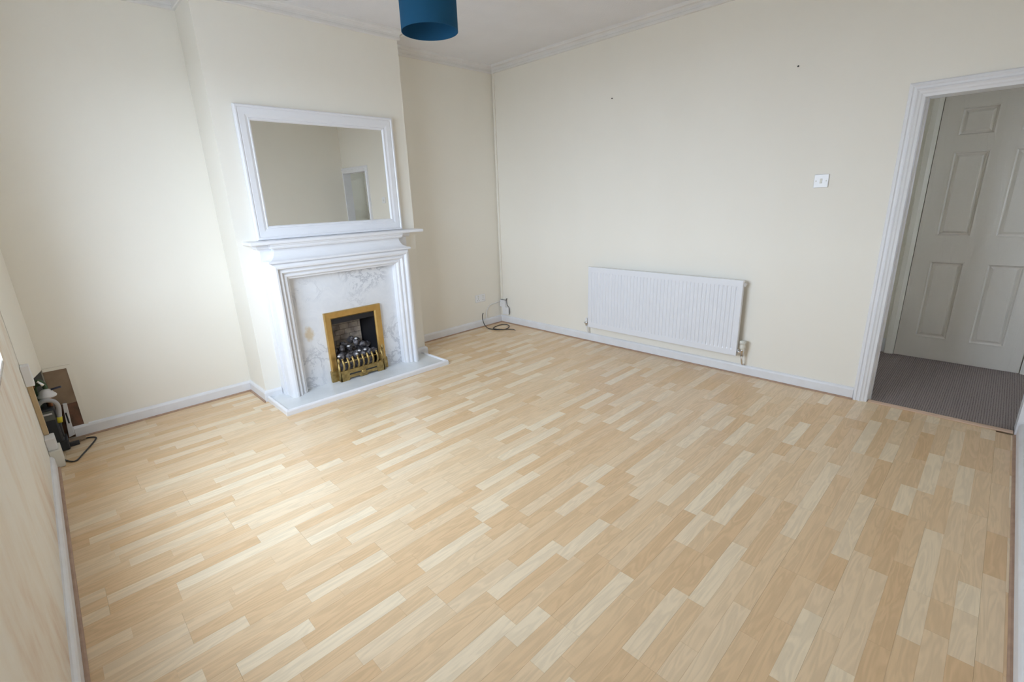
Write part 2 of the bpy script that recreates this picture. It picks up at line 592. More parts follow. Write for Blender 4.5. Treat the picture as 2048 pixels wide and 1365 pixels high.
def px(x, y, z=0.0):
    q = RR @ (Vector((x, y, z)) - CAMC)
    if q.z > -0.05: return None
    return (1024 + CAMF * q.x / -q.z, 682.5 - CAMF * q.y / -q.z)


def area_px(x0, x1, y0, y1):
    ps = []
    for x, y in ((x0, y0), (x1, y0), (x1, y1), (x0, y1)):
        p = px(x, y)
        if p is None: return 0
        ps.append((min(max(p[0], 0), 2048), min(max(p[1], 0), 1365)))
    return abs(sum(ps[i][0] * ps[(i + 1) % 4][1] - ps[(i + 1) % 4][0] * ps[i][1] for i in range(4))) / 2


def in_solid(x0, x1, y0, y1):            # hidden under the chimney breast
    return x0 >= XL and x1 <= XR and y0 >= -D


planks = []
above, this_row = [], []
r = 0
y = Y0
while y < 0:
    ya, yb = max(y, YF), min(y + PWID, 0.0)
    shift = (r * 0.437) % 1.0 * PLEN + random.uniform(-0.08, 0.08)
    x = 0.0 + shift
    pat = r
    while x > XW:
        xb, xa = min(x, 0.0), max(x - PLEN, XW)
        if xb - xa > 0.02 and yb - ya > 0.01:
            strips = []
            for s in range(3):
                sa, sb = max(y + s * SW, ya), min(y + (s + 1) * SW, yb)
                if sb - sa < 0.004: continue
                # cut positions along the plank (from its true right end x)
                cuts = [0.0]
                pos = random.choice((0.16, 0.24, 0.32, 0.40, 0.46)) + random.uniform(-0.03, 0.03)
                while pos < PLEN - 0.12:
                    cuts.append(pos)
                    pos += random.choice((0.36, 0.42, 0.46, 0.52)) + random.uniform(-0.03, 0.03)
                cuts.append(PLEN)
                prev = random.random()
                for c0, c1 in zip(cuts[:-1], cuts[1:]):
                    q1, q0 = min(x - c0, xb), max(x - c1, xa)
                    if q1 - q0 < 0.004: continue
                    # light cream strips sit between darker tan ones
                    near = any(abs(t_[3] - sa) < 0.002 and t_[4] > 0.68 and min(t_[1], q1) - max(t_[0], q0) > 0.06 for t_ in strips + above)
                    if prev > 0.68 or (near and random.random() < 0.9): tone = random.uniform(0.0, 0.68)
                    else: tone = random.choice((random.uniform(0.75, 1.0), random.uniform(0.7, 0.95), random.uniform(0.5, 0.68), random.uniform(0.1, 0.6)))
                    prev = tone
                    strips.append((q0, q1, sa, sb, tone, random.random()))
            planks.append((xa, xb, ya, yb, strips))
            this_row += strips
        x -= PLEN
    above, this_row = this_row, []
    y += PWID
    r += 1

flat = sorted(((area_px(*s[:4]), i, j) for i, p in enumerate(planks) for j, s in enumerate(p[4])), reverse=True)
own = {(i, j) for a, i, j in flat[:300]}
G = 0.00022


def strip_mesh(name, strips, slab=None):
    vs, fs, tones = [], [], []

    def bx(x0, x1, y0, y1, z0, z1, t):
        o_ = len(vs)
        vs.extend([(x, y_, z) for x in (x0, x1) for y_ in (y0, y1) for z in (z0, z1)])
        for q in ((0, 1, 3, 2), (4, 6, 7, 5), (0, 4, 5, 1), (2, 3, 7, 6), (0, 2, 6, 4), (1, 5, 7, 3)):
            fs.append(tuple(k_ + o_ for k_ in q))
            tones.append(t)
    if slab: bx(*slab, (0.0, 0.5))
    for x0, x1, y0, y1, t, rn in strips: bx(x0 + G, x1 - G, y0 + G, y1 - G, -0.0007, 0.0, (t, rn))
    me = bpy.data.meshes.new(name)
    me.from_pydata(vs, [], fs)
    ca = me.attributes.new('tone', 'FLOAT_COLOR', 'FACE')
    ca.data.foreach_set('color', [c for t in tones for c in (t[0], t[1], 0.0, 1.0)])
    me.materials.append(MATS['beech_laminate'])
    o_ = bpy.data.objects.new(name, me)
    COL.objects.link(o_)
    return o_


for i, (xa, xb, ya, yb, strips) in enumerate(planks):
    rest = [s for j, s in enumerate(strips) if (i, j) not in own]
    e = 0.0005
    p = strip_mesh('plank', rest, (xa + e, xb - e, ya + e, yb - e, -0.0085, -0.0007))
    p.parent = floor
    for j, s in enumerate(strips):
        if (i, j) in own:
            st = strip_mesh('strip', [s])
            st.parent = p

# ------------------------------------------------------------------ doorway
ARC = [(0, 0), (0, 0.012), (0.006, 0.020), (0.018, 0.024), (0.024, 0.018), (0.034, 0.018), (0.042, 0.025), (0.050, 0.019),
       (0.060, 0.017), (0.066, 0.012), (0.080, 0.010), (0.082, 0.0)]
# path runs up the left jamb and along the head; a must point from the outer edge to the opening
fr_t = thing('trim_%d' % (tn + 1), 'white moulded door frame around the open doorway', 'door frame', (0, YDO, 0), kind='structure')
tn += 1
path = [(0, YF, ZDO), (0, YDO, ZDO), (0, YDO, 0)]
for i, nm in ((0, 'architrave'), (1, 'architrave')):
    o = sweep(MB(), path, (-1, 0, 0), ARC, i0=i, i1=i + 1)
    o.build(nm, 'white_gloss_paint', fr_t)
MB().box(-0.012, 0, YD2 + 0.0, YF, 0, ZDO - 0.08).build('architrave', 'white_gloss_paint', fr_t)
MB().box(0.0, 0.115, YDI, YDI + 0.012, 0, ZDI + 0.012).build('lining', 'white_gloss_paint', fr_t)
MB().box(0.0, 0.115, YD2 - 0.012, YD2, 0, ZDI + 0.012).build('lining', 'white_gloss_paint', fr_t)
MB().box(0.0, 0.115, YD2, YDI, ZDI, ZDI + 0.012).build('lining', 'white_gloss_paint', fr_t)
MB().box(0.035, 0.075, YDI - 0.012, YDI, 0, ZDI).build('door_stop', 'white_gloss_paint', fr_t)
o = MB().box(-0.008, 0.034, YDI - 0.004, YD2 + 0.004, 0.0, 0.009).build('threshold_strip', 'threshold_timber', bevel=0.003)
tag(o, 'pale bare wood threshold strip between laminate and hall carpet', 'threshold')

# ------------------------------------------------------------------ hall behind the doorway
HX = 1.30
HY0, HY1 = -6.2, -3.2
o = MB().box(0.034, HX + 0.05, HY0, HY1, -0.05, 0.004).build('floor_hall', 'ribbed_carpet')
struct(o, 'grey-brown ribbed carpet on the hall floor beyond the doorway', 'carpet')
o = MB().box(HX + 0.036, HX + 0.14, HY0, HY1, -0.05, 2.55).build('wall_hall_back', 'cream_wall_paint')
struct(weld(o), 'cream hall wall around the six-panel door', 'wall')
o = MB().box(0.11, HX + 0.14, HY1, HY1 + 0.1, -0.05, 2.55).build('wall_hall_left', 'cream_wall_paint')
struct(o, 'short cream wall closing the hall to the left of the door', 'wall')
o = holed_wall(MB(), 'y', HY0, HY0 - 0.1, 0.0, HX + 0.14, -0.05, 2.55, [(0.45, 1.0, 1.3, 2.1)]).build('wall_hall_right', 'cream_wall_paint')  # opening made for the added hall window
struct(weld(o), 'cream end wall of the hall with a small added window, out of view', 'wall')
o = MB().box(0.0, 0.11, HY0, YF - 0.12, -0.05, 2.55).build('wall_hall_front', 'cream_wall_paint')
struct(o, 'cream hall wall right of the doorway on the hall side', 'wall')
o = MB().box(0.11, HX + 0.14, HY0, HY1 + 0.1, 2.55, 2.6).build('ceiling_hall', 'ceiling_texture_paint')
struct(o, 'white hall ceiling beyond the doorway', 'ceiling')

door = thing('door_1', 'white gloss six-panel door standing closed across the hall', 'door', (HX, -4.0, 0), kind='structure')
DY0, DY1, DZ1 = -3.617, -4.380, 2.06
cols = [(-3.726, -3.936), (-4.061, -4.268)]
rowsz = [(0.188, 0.824), (1.020, 1.650), (1.756, 1.958)]
dm = MB()
ys = sorted({DY0, DY1} | {c for q in cols for c in q})
holes = [(c[1], c[0], a, e) for c in cols for a, e in rowsz]
holed_wall(dm, 'x', HX, HX + 0.035, DY1, DY0, 0.008, DZ1, holes)
weld(dm.build('stile_and_rail', 'woodgrain_door_paint', door))
for c in cols:
    for a, e in rowsz:
        pm = MB()
        yo0, yo1 = c[1], c[0]

        def ring(i, x): return [(x, yo0 + i, a + i), (x, yo1 - i, a + i), (x, yo1 - i, e - i), (x, yo0 + i, e - i)]
        lev = [(0.0, HX), (0.004, HX - 0.001), (0.009, HX - 0.001), (0.017, HX + 0.011), (0.024, HX + 0.012), (0.040, HX + 0.003), (0.042, HX + 0.003)]
        vs = [p for i, x in lev for p in ring(i, x)]
        fs = [(k * 4 + j, k * 4 + (j + 1) % 4, (k + 1) * 4 + (j + 1) % 4, (k + 1) * 4 + j) for k in range(len(lev) - 1) for j in range(4)]
        fs.append(tuple((len(lev) - 1) * 4 + j for j in range(4)))
        pm.add(vs, fs)
        pm.build('door_panel', 'woodgrain_door_paint', door)
dfr = thing('trim_%d' % (tn + 1), 'frame around the six-panel hall door, its shade given as cream paint', 'door frame', (HX, -3.6, 0), kind='structure')
tn += 1
AR2 = [(0, 0), (0, 0.034), (0.008, 0.044), (0.04, 0.044), (0.06, 0.036), (0.068, 0.034), (0.068, 0.0)]
for i in range(3):
    sweep(MB(), [(HX + 0.036, -4.455, 0), (HX + 0.036, -4.455, 2.135), (HX + 0.036, -3.545, 2.135), (HX + 0.036, -3.545, 0)], (-1, 0, 0), AR2, i0=i, i1=i + 1).build('architrave', 'cream_wall_paint', dfr)  # cream stands in for the shade on this architrave
o = sweep(MB(), [(HX + 0.036, -3.543, 0.004), (HX + 0.036, HY1, 0.004)], (0, 0, 1), [(0, 0), (0.016, 0), (0.016, 0.10), (0.008, 0.12), (0, 0.12)]).build('baseboard_hall', 'scuffed_white_paint')
struct(o, 'white skirting board in the hall left of the six-panel door', 'skirting board')

# ------------------------------------------------------------------ window
win = thing('window_1', 'white framed window at the extreme left edge with bright daylight', 'window', (XW, (WY0 + WY1) / 2, WZ0), kind='structure')
FX0, FX1 = XW - 0.135, XW - 0.075
fw = 0.055
MB().box(FX0, FX1, WY0, WY1, WZ0 + 0.018, WZ0 + fw).build('window_frame', 'pvc_white', win, 0.004)
MB().box(FX0, FX1, WY0, WY1, WZ1 - fw, WZ1).build('window_frame', 'pvc_white', win, 0.004)
mull = [WY0, WY0 + 0.55, WY0 + 1.09, WY1]
for i, yy in enumerate(mull):
    a = yy if i == 0 else (yy - fw if i == 3 else yy - fw / 2)
    MB().box(FX0, FX1, a, a + fw, WZ0 + fw, WZ1 - fw).build('window_frame', 'pvc_white', win, 0.004)
for i in range(3):
    MB().box(FX0 + 0.03, FX0 + 0.036, mull[i] + 0.03, mull[i + 1] - 0.03, WZ0 + fw - 0.01, WZ1 - fw + 0.01).build('pane', 'window_glass', win)
MB().box(XW - 0.15, XW - 0.002, WY0, WY1, WZ0, WZ0 + 0.018).build('window_sill', 'pvc_white', win, 0.004)
hw = thing('window_hall_added', 'small window added at the hall end to let daylight in, out of view', 'window', (0.72, HY0, 0.9), kind='structure')  # added out of view so that sky light reaches the hall
for a in ((0.45, 1.0, 1.3, 1.34), (0.45, 1.0, 2.06, 2.1), (0.45, 0.49, 1.34, 2.06), (0.96, 1.0, 1.34, 2.06)):
    MB().box(a[0], a[1], HY0 - 0.08, HY0 - 0.03, a[2], a[3]).build('window_frame', 'pvc_white', hw)
MB().box(0.48, 0.97, HY0 - 0.06, HY0 - 0.055, 1.33, 2.07).build('pane', 'window_glass', hw)
o = MB().box(-40, 30, -40, 30, -0.5, -0.4).build('ground_outside', 'pavement')
struct(o, 'grey ground outside beyond the window', 'ground')

# ------------------------------------------------------------------ fire surround
sur = thing('fire_surround', 'white painted fire surround with moulded frame and mantel shelf', 'fireplace', (-2.11, -0.40, 0.03))
HT = 0.03                              # hearth top
bk = MB()
bk.box(-2.712, -2.545, -D, -0.43, HT, 1.142).box(-1.675, -1.508, -D, -0.43, HT, 1.142).box(-2.545, -1.675, -D, -0.43, 0.96, 1.142)
bk.build('backing', 'white_gloss_paint', sur)
BOL = [(0, 0), (0, 0.086), (0.006, 0.100), (0.018, 0.112), (0.034, 0.119), (0.046, 0.117), (0.051, 0.108), (0.052, 0.092), (0.058, 0.090), (0.066, 0.098),
       (0.076, 0.100), (0.083, 0.094), (0.085, 0.078), (0.092, 0.076), (0.100, 0.083), (0.110, 0.082), (0.117, 0.074), (0.118, 0.064), (0.130, 0.062), (0.130, 0.0)]
BX0, BX1, BZ = -2.698, -1.552, 1.052
path = [(BX1, -0.43, HT), (BX1, -0.43, BZ), (BX0, -0.43, BZ), (BX0, -0.43, HT)]
for i, nm in enumerate(('jamb', 'lintel', 'jamb')):
    sweep(MB(), path, (0, -1, 0), BOL, i0=i, i1=i + 1).build(nm, 'white_gloss_paint', sur)
# coved frieze between frame and shelf, returned at both ends
fz = MB()
lev = []
for k in range(10):
    t = k / 9
    a = t * math.pi / 2
    lev.append((0.062 * math.sin(a), 1.062 + 0.075 * (1 - math.cos(a))))
lev = [(-0.006, 1.046), (-0.006, 1.056), (0.0, 1.062)] + lev[1:] + [(0.062, 1.146)]
vs = []
for i, z in lev:
    x0, x1, yf = BX0 + i, BX1 - i, -0.548 + i
    vs += [(x0, -0.425, z), (x0, yf, z), (x1, yf, z), (x1, -0.425, z)]
n = len(lev)
fs = [(k * 4 + j, k * 4 + j + 1, (k + 1) * 4 + j + 1, (k + 1) * 4 + j) for k in range(n - 1) for j in range(3)]
fs += [(0, 1, 2, 3), tuple((n - 1) * 4 + j for j in (3, 2, 1, 0))] + [(k * 4 + 3, k * 4, (k + 1) * 4, (k + 1) * 4 + 3) for k in range(n - 1)]
fz.add(vs, fs)
fz.build('frieze', 'white_gloss_paint', sur)
bm_ = MB()
for x0, x1, yf in ((-2.728, -1.492, -0.446), (-2.650, -1.600, -0.505)):
    pr = [(0, 1.142), (0.006, 1.146), (0.009, 1.156), (0.006, 1.164), (0.012, 1.168), (0.012, 1.177)]
    vs = []
    for a, z in pr: vs += [(x0 - a, -D, z), (x0 - a, yf - a, z), (x1 + a, yf - a, z), (x1 + a, -D, z)]
    n = len(pr)
    fs = [(k * 4 + j, k * 4 + (j + 1) % 4, (k + 1) * 4 + (j + 1) % 4, (k + 1) * 4 + j) for k in range(n - 1) for j in range(4)]
    bm_.add(vs, fs + [(0, 1, 2, 3), tuple((n - 1) * 4 + j for j in (3, 2, 1, 0))])
bm_.build('bed_mould', 'white_gloss_paint', sur)
MB().box(-2.795, -1.383, -D, -0.528, 1.177, 1.201).build('mantel_shelf', 'white_gloss_paint', sur, 0.007, 3)
o = holed_wall(MB(), 'y', -0.44, -D - 0.001, -2.60, -1.62, HT, 1.0, [(OPX0, OPX1, 0, OPZ)]).build('back_panel', 'white_marble', sur)
weld(o)
o['label'] = 'white marble back panel with grey veins'

# hearth
he = thing('hearth', 'low white marble hearth slab with white rounded timber edging', 'hearth', (-2.11, -0.56, 0))
HX0, HX1, HY = -2.832, -1.398, -0.768
MB().box(HX0 + 0.022, HX1 - 0.022, -D - 0.001, HY + 0.022, 0.001, HT).build('marble_slab', 'hearth_marble', he)
RIM = [(0, 0.001), (0, 0.030), (0.003, 0.038), (0.009, 0.043), (0.016, 0.043), (0.021, 0.039), (0.024, 0.031), (0.024, 0.001)]
path = [(HX1, -D - 0.022, 0), (HX1, HY, 0), (HX0, HY, 0), (HX0, -D - 0.022, 0)]
path = list(reversed(path))
for i in range(3):
    sweep(MB(), path, (0, 0, 1), RIM, i0=i, i1=i + 1).build('edging', 'white_gloss_paint', he, 0.0)

# ------------------------------------------------------------------ gas fire
gf = thing('gas_fire', 'brass framed inset gas fire with coals and slatted brass fret', 'fire', (-2.095, -0.46, HT))
FRP = [(0, 0), (0, 0.020), (0.005, 0.025), (0.048, 0.020), (0.058, 0.010), (0.058, 0.0)]
path = [(-1.848, -0.44, HT), (-1.848, -0.44, 0.608), (-2.342, -0.44, 0.608), (-2.342, -0.44, HT)]
for i in range(3):
    sweep(MB(), path, (0, -1, 0), FRP, i0=i, i1=i + 1).build('brass_trim', 'brass', gf)
for a in (-2.352, -1.902): MB().box(a, a + 0.064, -0.4665, -0.441, HT, 0.125).build('trim_foot', 'worn_brass', gf, 0.003)
# firebox lining
fbx = MB()
B0 = -0.245                                            # back of the box
fbx.add([(-2.284, -0.44, 0.0), (-2.284, -0.44, 0.552), (-2.24, B0, 0.552), (-2.24, B0, 0.0)], [(0, 1, 2, 3)])
fbx.add([(-1.906, -0.44, 0.0), (-1.906, -0.44, 0.552), (-1.95, B0, 0.552), (-1.95, B0, 0.0)], [(3, 2, 1, 0)])
fbx.add([(-2.284, -0.44, 0.552), (-1.906, -0.44, 0.552), (-1.95, B0, 0.552), (-2.24, B0, 0.552)], [(0, 1, 2, 3)])
fbx.add([(-2.284, -0.44, 0.031), (-1.906, -0.44, 0.031), (-1.95, B0, 0.031), (-2.24, B0, 0.031)], [(3, 2, 1, 0)])
fbx.add([(-2.24, B0, 0.0), (-1.95, B0, 0.0), (-1.95, B0, 0.552), (-2.24, B0, 0.552)], [(0, 1, 2, 3)])
fbx.build('firebox', 'dark_metal', gf)
MB().box(-2.283, -1.907, -0.438, -0.428, 0.505, 0.552).build('hood', 'dark_metal', gf)
# brick-pattern back of the fire, each brick its own piece
fbk = MB().box(-2.235, -1.955, -0.262, -0.246, 0.04, 0.50).build('brick_back', 'dark_gap', gf)
bw, bh = 0.086, 0.045
for rr in range(10):
    x = -2.235 - (bw / 2 if rr % 2 else 0)
    z = 0.045 + rr * bh
    while x < -1.955:
        a, c = max(x, -2.235), min(x + bw, -1.955)
        if c - a > 0.012: MB().box(a + 0.0015, c - 0.0015, -0.269 - random.uniform(0, 0.002), -0.261, z + 0.0015, z + bh - 0.0015).build('brick', 'fire_brick', fbk)
        x += bw
# coal bed and coals
MB().prism([(-2.265, -0.43, 0.06), (-2.265, -0.43, 0.17), (-2.255, -0.29, 0.24), (-2.255, -0.29, 0.06)], (0.32, 0, 0)).build('coal_bed', 'fire_coal', gf)


def coal(c, r, seed):
    rnd = random.Random(seed)
    bm = bmesh.new()
    bmesh.ops.create_icosphere(bm, subdivisions=2, radius=1.0)
    dirs = [Vector((rnd.uniform(-1, 1), rnd.uniform(-1, 1), rnd.uniform(-1, 1))).normalized() for _ in range(9)]
    for v_ in bm.verts:
        for d in dirs:                                  # chop flats so that it reads as broken coal
            t = v_.co.dot(d)
            if t > 0.72: v_.co -= d * (t - 0.72)
        v_.co = Vector((v_.co.x * r[0], v_.co.y * r[1], v_.co.z * r[2])) + Vector(c)
    me = bpy.data.meshes.new('coal')
    bm.to_mesh(me)
    bm.free()
    me.materials.append(MATS['fire_coal'])
    o_ = bpy.data.objects.new('coal', me)
    COL.objects.link(o_)
    attach(o_, gf)
    return o_


cs = [(-2.235, -.43, .225), (-2.175, -.44, .205), (-2.11, -.445, .215), (-2.05, -.44, .205), (-1.985, -.435, .205), (-1.94, -.42, .20),
      (-2.20, -.38, .275), (-2.13, -.37, .265), (-2.065, -.37, .295), (-2.00, -.37, .265), (-1.95, -.35, .25), (-2.245, -.35, .25),
      (-2.16, -.33, .29), (-2.09, -.325, .315), (-2.03, -.33, .295)]
for i, c in enumerate(cs): coal(c, (random.uniform(.028, .042), random.uniform(.028, .036), random.uniform(.026, .038)), i)
for c in ((-2.075, -.40, .335), (-2.155, -.415, .290), (-2.09, -.465, .245), (-2.035, -.46, .240), (-2.12, -.475, .225), (-2.285, -.500, .250)):
    MB().lathe(c, [(0.0, -0.008), (0.010, -0.005), (0.013, 0), (0.009, 0.006), (0.0, 0.008)], 'z', 10).build('pale_ember', 'ceramic_white', gf)
# brass fret
fret = MB()
GY = -0.512
ol = [(-2.300, HT), (-2.228, HT), (-2.222, 0.048), (-2.138, 0.048), (-2.126, HT + 0.004), (-2.068, HT + 0.004), (-2.056, 0.048),
      (-1.972, 0.048), (-1.966, HT), (-1.895, HT), (-1.895, 0.118), (-2.300, 0.118)]
fret.prism([(x, GY, z) for x, z in ol], (0, 0.010, 0))
fret.box(-2.300, -2.288, GY, -0.450, HT, 0.118).box(-1.907, -1.895, GY, -0.450, HT, 0.118)
fret.box(-2.304, -1.891, GY - 0.006, GY + 0.012, 0.112, 0.122)
o = fret.build('fret', 'worn_brass', gf, 0.0015)
for a, c in ((-2.222, -2.120), (-2.074, -1.972)):
    MB().box(a, c, GY - 0.0012, GY - 0.0002, 0.074, 0.086).build('slot', 'dark_gap', gf)
MB().lathe((-2.097, GY - 0.001, 0.072), [(0.02, 0.0), (0.017, -0.006), (0.008, -0.01), (0.0, -0.011)], 'y', 12).build('boss', 'worn_brass', gf)
for k in range(9):
    xx = -2.270 + k * 0.0435
    p = cubic([(xx, GY + 0.004, 0.118), (xx, GY - 0.020, 0.150), (xx, GY - 0.024, 0.185), (xx, GY - 0.006, 0.215)], 5)
    br = MB().tube(p, [0.0085] * 8 + [0.0095] * 8, 8)
    br.lathe((xx, GY - 0.006, 0.221), [(0, -0.009), (0.008, -0.005), (0.0095, 0), (0.007, 0.006), (0, 0.009)], 'z', 10)
    br.build('bar', 'worn_brass', gf)
p = MB().tube([(-2.278, GY - 0.012, 0.192), (-1.910, GY - 0.012, 0.192)], 0.005, 8).build('rail', 'worn_brass', gf)
for xx, zt in ((-2.298, 0.232), (-1.897, 0.262)):
    fn_ = MB().tube([(xx, GY + 0.012, 0.05), (xx, GY + 0.006, zt - 0.04)], [0.012, 0.009], 10)
    fn_.lathe((xx, GY + 0.004, zt - 0.016), [(0.006, -0.026), (0.012, -0.018), (0.014, -0.004), (0.009, 0.008), (0.004, 0.018), (0, 0.022)], 'z', 12)
    fn_.build('finial', 'worn_brass', gf)

# ------------------------------------------------------------------ mirror
mi = thing('wall_mirror', 'large rectangular mirror in a white moulded frame on the mantel shelf', 'mirror', (-2.098, -0.385, 1.201))
MX0, MX1, MZ0, MZ1 = -2.698, -1.506, 1.203, 2.095
MF = [(0, 0), (0, 0.030), (0.006, 0.036), (0.015, 0.036), (0.020, 0.030), (0.026, 0.032), (0.060, 0.030), (0.078, 0.022), (0.082, 0.026), (0.090, 0.024), (0.096, 0.014), (0.096, 0.0)]
path = [(MX1, -D - 0.004, MZ0), (MX1, -D - 0.004, MZ1), (MX0, -D - 0.004, MZ1), (MX0, -D - 0.004, MZ0), (MX1, -D - 0.004, MZ0)]
for i in range(4):
    sweep(MB(), path, (0, -1, 0), MF, i0=i, i1=i + 1).build('frame_rail', 'mirror_frame_paint', mi)
MB().box(MX0 + 0.088, MX1 - 0.088, -D - 0.004, -D - 0.014, MZ0 + 0.088, MZ1 - 0.088).build('mirror_glass', 'mirror_glass', mi)

# ------------------------------------------------------------------ radiator
ra = thing('radiator', 'long white ribbed panel radiator under the cream wall', 'radiator', (-0.06, -2.066, 0.169))
RY0, RY1, RZ0, RZ1 = -2.785, -1.347, 0.169, 0.768
nf = 42
pm = MB()
pitch = (RY1 - RY0 - 0.05) / nf
xs_f = -0.080
ycols = [(RY0, 0.0), (RY0 + 0.012, 0.0), (RY0 + 0.025, 0.0)]
for k in range(nf):
    y0 = RY0 + 0.025 + k * pitch
    for t, dd in ((0.28, 0.0), (0.40, 1.0), (0.60, 1.0), (0.72, 0.0)): ycols.append((y0 + t * pitch, dd))
ycols += [(RY1 - 0.025, 0.0), (RY1 - 0.012, 0.0), (RY1, 0.0)]
zrows = [(RZ0, 0), (RZ0 + 0.045, 0), (RZ0 + 0.058, 1), (RZ1 - 0.058, 1), (RZ1 - 0.045, 0), (RZ1, 0)]
vs = [(xs_f + 0.0045 * dy * dz, yy, zz) for zz, dz in zrows for yy, dy in ycols]
nc = len(ycols)
fs = [(i * nc + j, i * nc + j + 1, (i + 1) * nc + j + 1, (i + 1) * nc + j) for i in range(len(zrows) - 1) for j in range(nc - 1)]
pm.add(vs, fs)
nb = len(pm.v)
bk_ = [(-0.058, yy, zz) for zz in (RZ0, RZ1) for yy in (RY0, RY1)]
pm.v += bk_
last = (len(zrows) - 1) * nc
pm.f += [tuple(range(nc)) + (nb + 1, nb), tuple(range(last, last + nc)) + (nb + 3, nb + 2),
         tuple(i * nc for i in range(len(zrows))) + (nb + 2, nb), tuple(i * nc + nc - 1 for i in range(len(zrows))) + (nb + 3, nb + 1),
         (nb, nb + 1, nb + 3, nb + 2)]
pm.sm += [False] * 5
pm.build('ribbed_panel', 'radiator_enamel', ra)
MB().box(-0.0825, -0.0535, RY0 - 0.004, RY0 + 0.004, RZ0 - 0.002, RZ1 + 0.002).build('end_seam', 'radiator_enamel', ra, 0.003)
MB().box(-0.0825, -0.0535, RY1 - 0.004, RY1 + 0.004, RZ0 - 0.002, RZ1 + 0.002).build('end_seam', 'radiator_enamel', ra, 0.003)
for yy in (-2.55, -1.60):
    MB().box(-0.058, -0.0005, yy - 0.02, yy + 0.02, RZ0 + 0.06, RZ1 - 0.03).build('wall_bracket', 'radiator_enamel', ra)
for yy in (RY0, RY1):
    s = -1 if yy == RY0 else 1
    for zz in (RZ0 + 0.035, RZ1 - 0.035):
        MB().lathe((-0.055, yy, zz), [(0.014, -0.012), (0.014, 0.012)], 'y', 16).build('boss', 'radiator_enamel', ra)
MB().lathe((-0.045, RY0 - 0.004, RZ1 - 0.030), [(0.013, 0.0), (0.013, -0.006), (0.007, -0.007), (0.007, -0.016), (0, -0.016)], 'y', 14).build('air_vent', 'chrome', ra)
# thermostatic valve on the right, lockshield valve on the left
vz = RZ0 + 0.030
vy = RY0 - 0.040
tv = MB()
tv.tube([(-0.058, RY0 + 0.002, vz), (-0.058, vy, vz)], 0.010, 12).lathe((-0.058, RY0 - 0.014, vz), [(0.015, -0.007), (0.015, 0.007)], 'y', 6)
tv.lathe((-0.058, vy, vz), [(0.013, -0.030), (0.013, 0.012), (0.017, 0.016), (0.017, 0.026)], 'z', 14)
tvo = tv.build('valve_body', 'chrome', ra)
hd = MB()
pr = [(0.016, 0.026), (0.021, 0.032), (0.022, 0.050), (0.019, 0.062), (0.020, 0.066), (0.0215, 0.088), (0.019, 0.096), (0.0, 0.097)]
hd.lathe((-0.058, vy, vz), pr, 'z', 20)
for k in range(14):
    a = 2 * math.pi * k / 14
    cx, cy = -0.058 + 0.0215 * math.cos(a), vy + 0.0215 * math.sin(a)
    hd.tube([(cx, cy, vz + 0.066), (cx, cy, vz + 0.092)], 0.0022, 6)
hd.build('valve_head', 'cream_plastic', ra)
MB().tube(cubic([(-0.058, vy, vz - 0.03), (-0.056, vy - 0.002, vz - 0.06), (-0.045, vy - 0.006, 0.10), (-0.010, vy - 0.004, 0.088)], 6), 0.0075, 10).build('valve_tail', 'chrome', ra)
vy2 = RY1 + 0.036
lv = MB()
lv.tube([(-0.058, RY1 - 0.002, vz), (-0.058, vy2, vz)], 0.009, 12).lathe((-0.058, RY1 + 0.014, vz), [(0.014, -0.006), (0.014, 0.006)], 'y', 6)
lv.lathe((-0.058, vy2, vz), [(0.012, -0.024), (0.012, 0.010), (0.009, 0.014), (0.009, 0.024)], 'z', 12)
lv.lathe((-0.058, vy2 + 0.012, vz), [(0.012, -0.004), (0.012, 0.006), (0.005, 0.008), (0.005, 0.018)], 'y', 6)
lv.build('valve_body', 'chrome', ra)
MB().lathe((-0.058, vy2, vz + 0.018), [(0.013, 0.0), (0.0135, 0.004), (0.011, 0.034), (0.0, 0.036)], 'z', 14).build('valve_cap', 'white_plastic', ra)
MB().tube(cubic([(-0.058, vy2, vz - 0.024), (-0.052, vy2, 0.13), (-0.03, vy2 - 0.004, 0.098), (-0.008, vy2 - 0.006, 0.092)], 6), 0.0075, 10).build('valve_tail', 'white_plastic', ra)

# ------------------------------------------------------------------ switch and socket
sw = thing('light_switch', 'white single-rocker light switch on the wall left of the doorway', 'light switch', (0, -3.189, 1.467))
MB().box(-0.0095, 0, -3.232, -3.146, 1.424, 1.510).build('face_plate', 'white_plastic', sw, 0.004)
rk = MB()
rk.prism([(-0.0095, -3.195, 1.452), (-0.0145, -3.195, 1.454), (-0.0105, -3.195, 1.480), (-0.0095, -3.195, 1.482)], (0, 0.013, 0))
rk.build('rocker', 'cream_plastic', sw)
for yy in (-3.219, -3.159):
    MB().lathe((-0.0095, yy, 1.467), [(0.0042, 0.0), (0.0036, -0.0008), (0, -0.0010)], 'x', 10).build('screw_cap', 'cream_plastic', sw)

so = thing('wall_socket', 'white double electrical socket low on the alcove wall', 'socket', (-0.328, 0, 0.339))
MB().box(-0.401, -0.255, -0.010, 0, 0.296, 0.382).build('face_plate', 'white_plastic', so, 0.004)
for cx in (-0.364, -0.292):
    MB().box(cx - 0.0065, cx + 0.0065, -0.0135, -0.0095, 0.352, 0.373).build('rocker', 'cream_plastic', so, 0.001)
    for dx, z0, z1, wd in ((0, 0.333, 0.342, 0.004), (-0.011, 0.316, 0.320, 0.007), (0.011, 0.316, 0.320, 0.007)):
        MB().box(cx + dx - wd / 2, cx + dx + wd / 2, -0.0102, -0.0096, z0, z1).build('pin_hole', 'dark_gap', so)

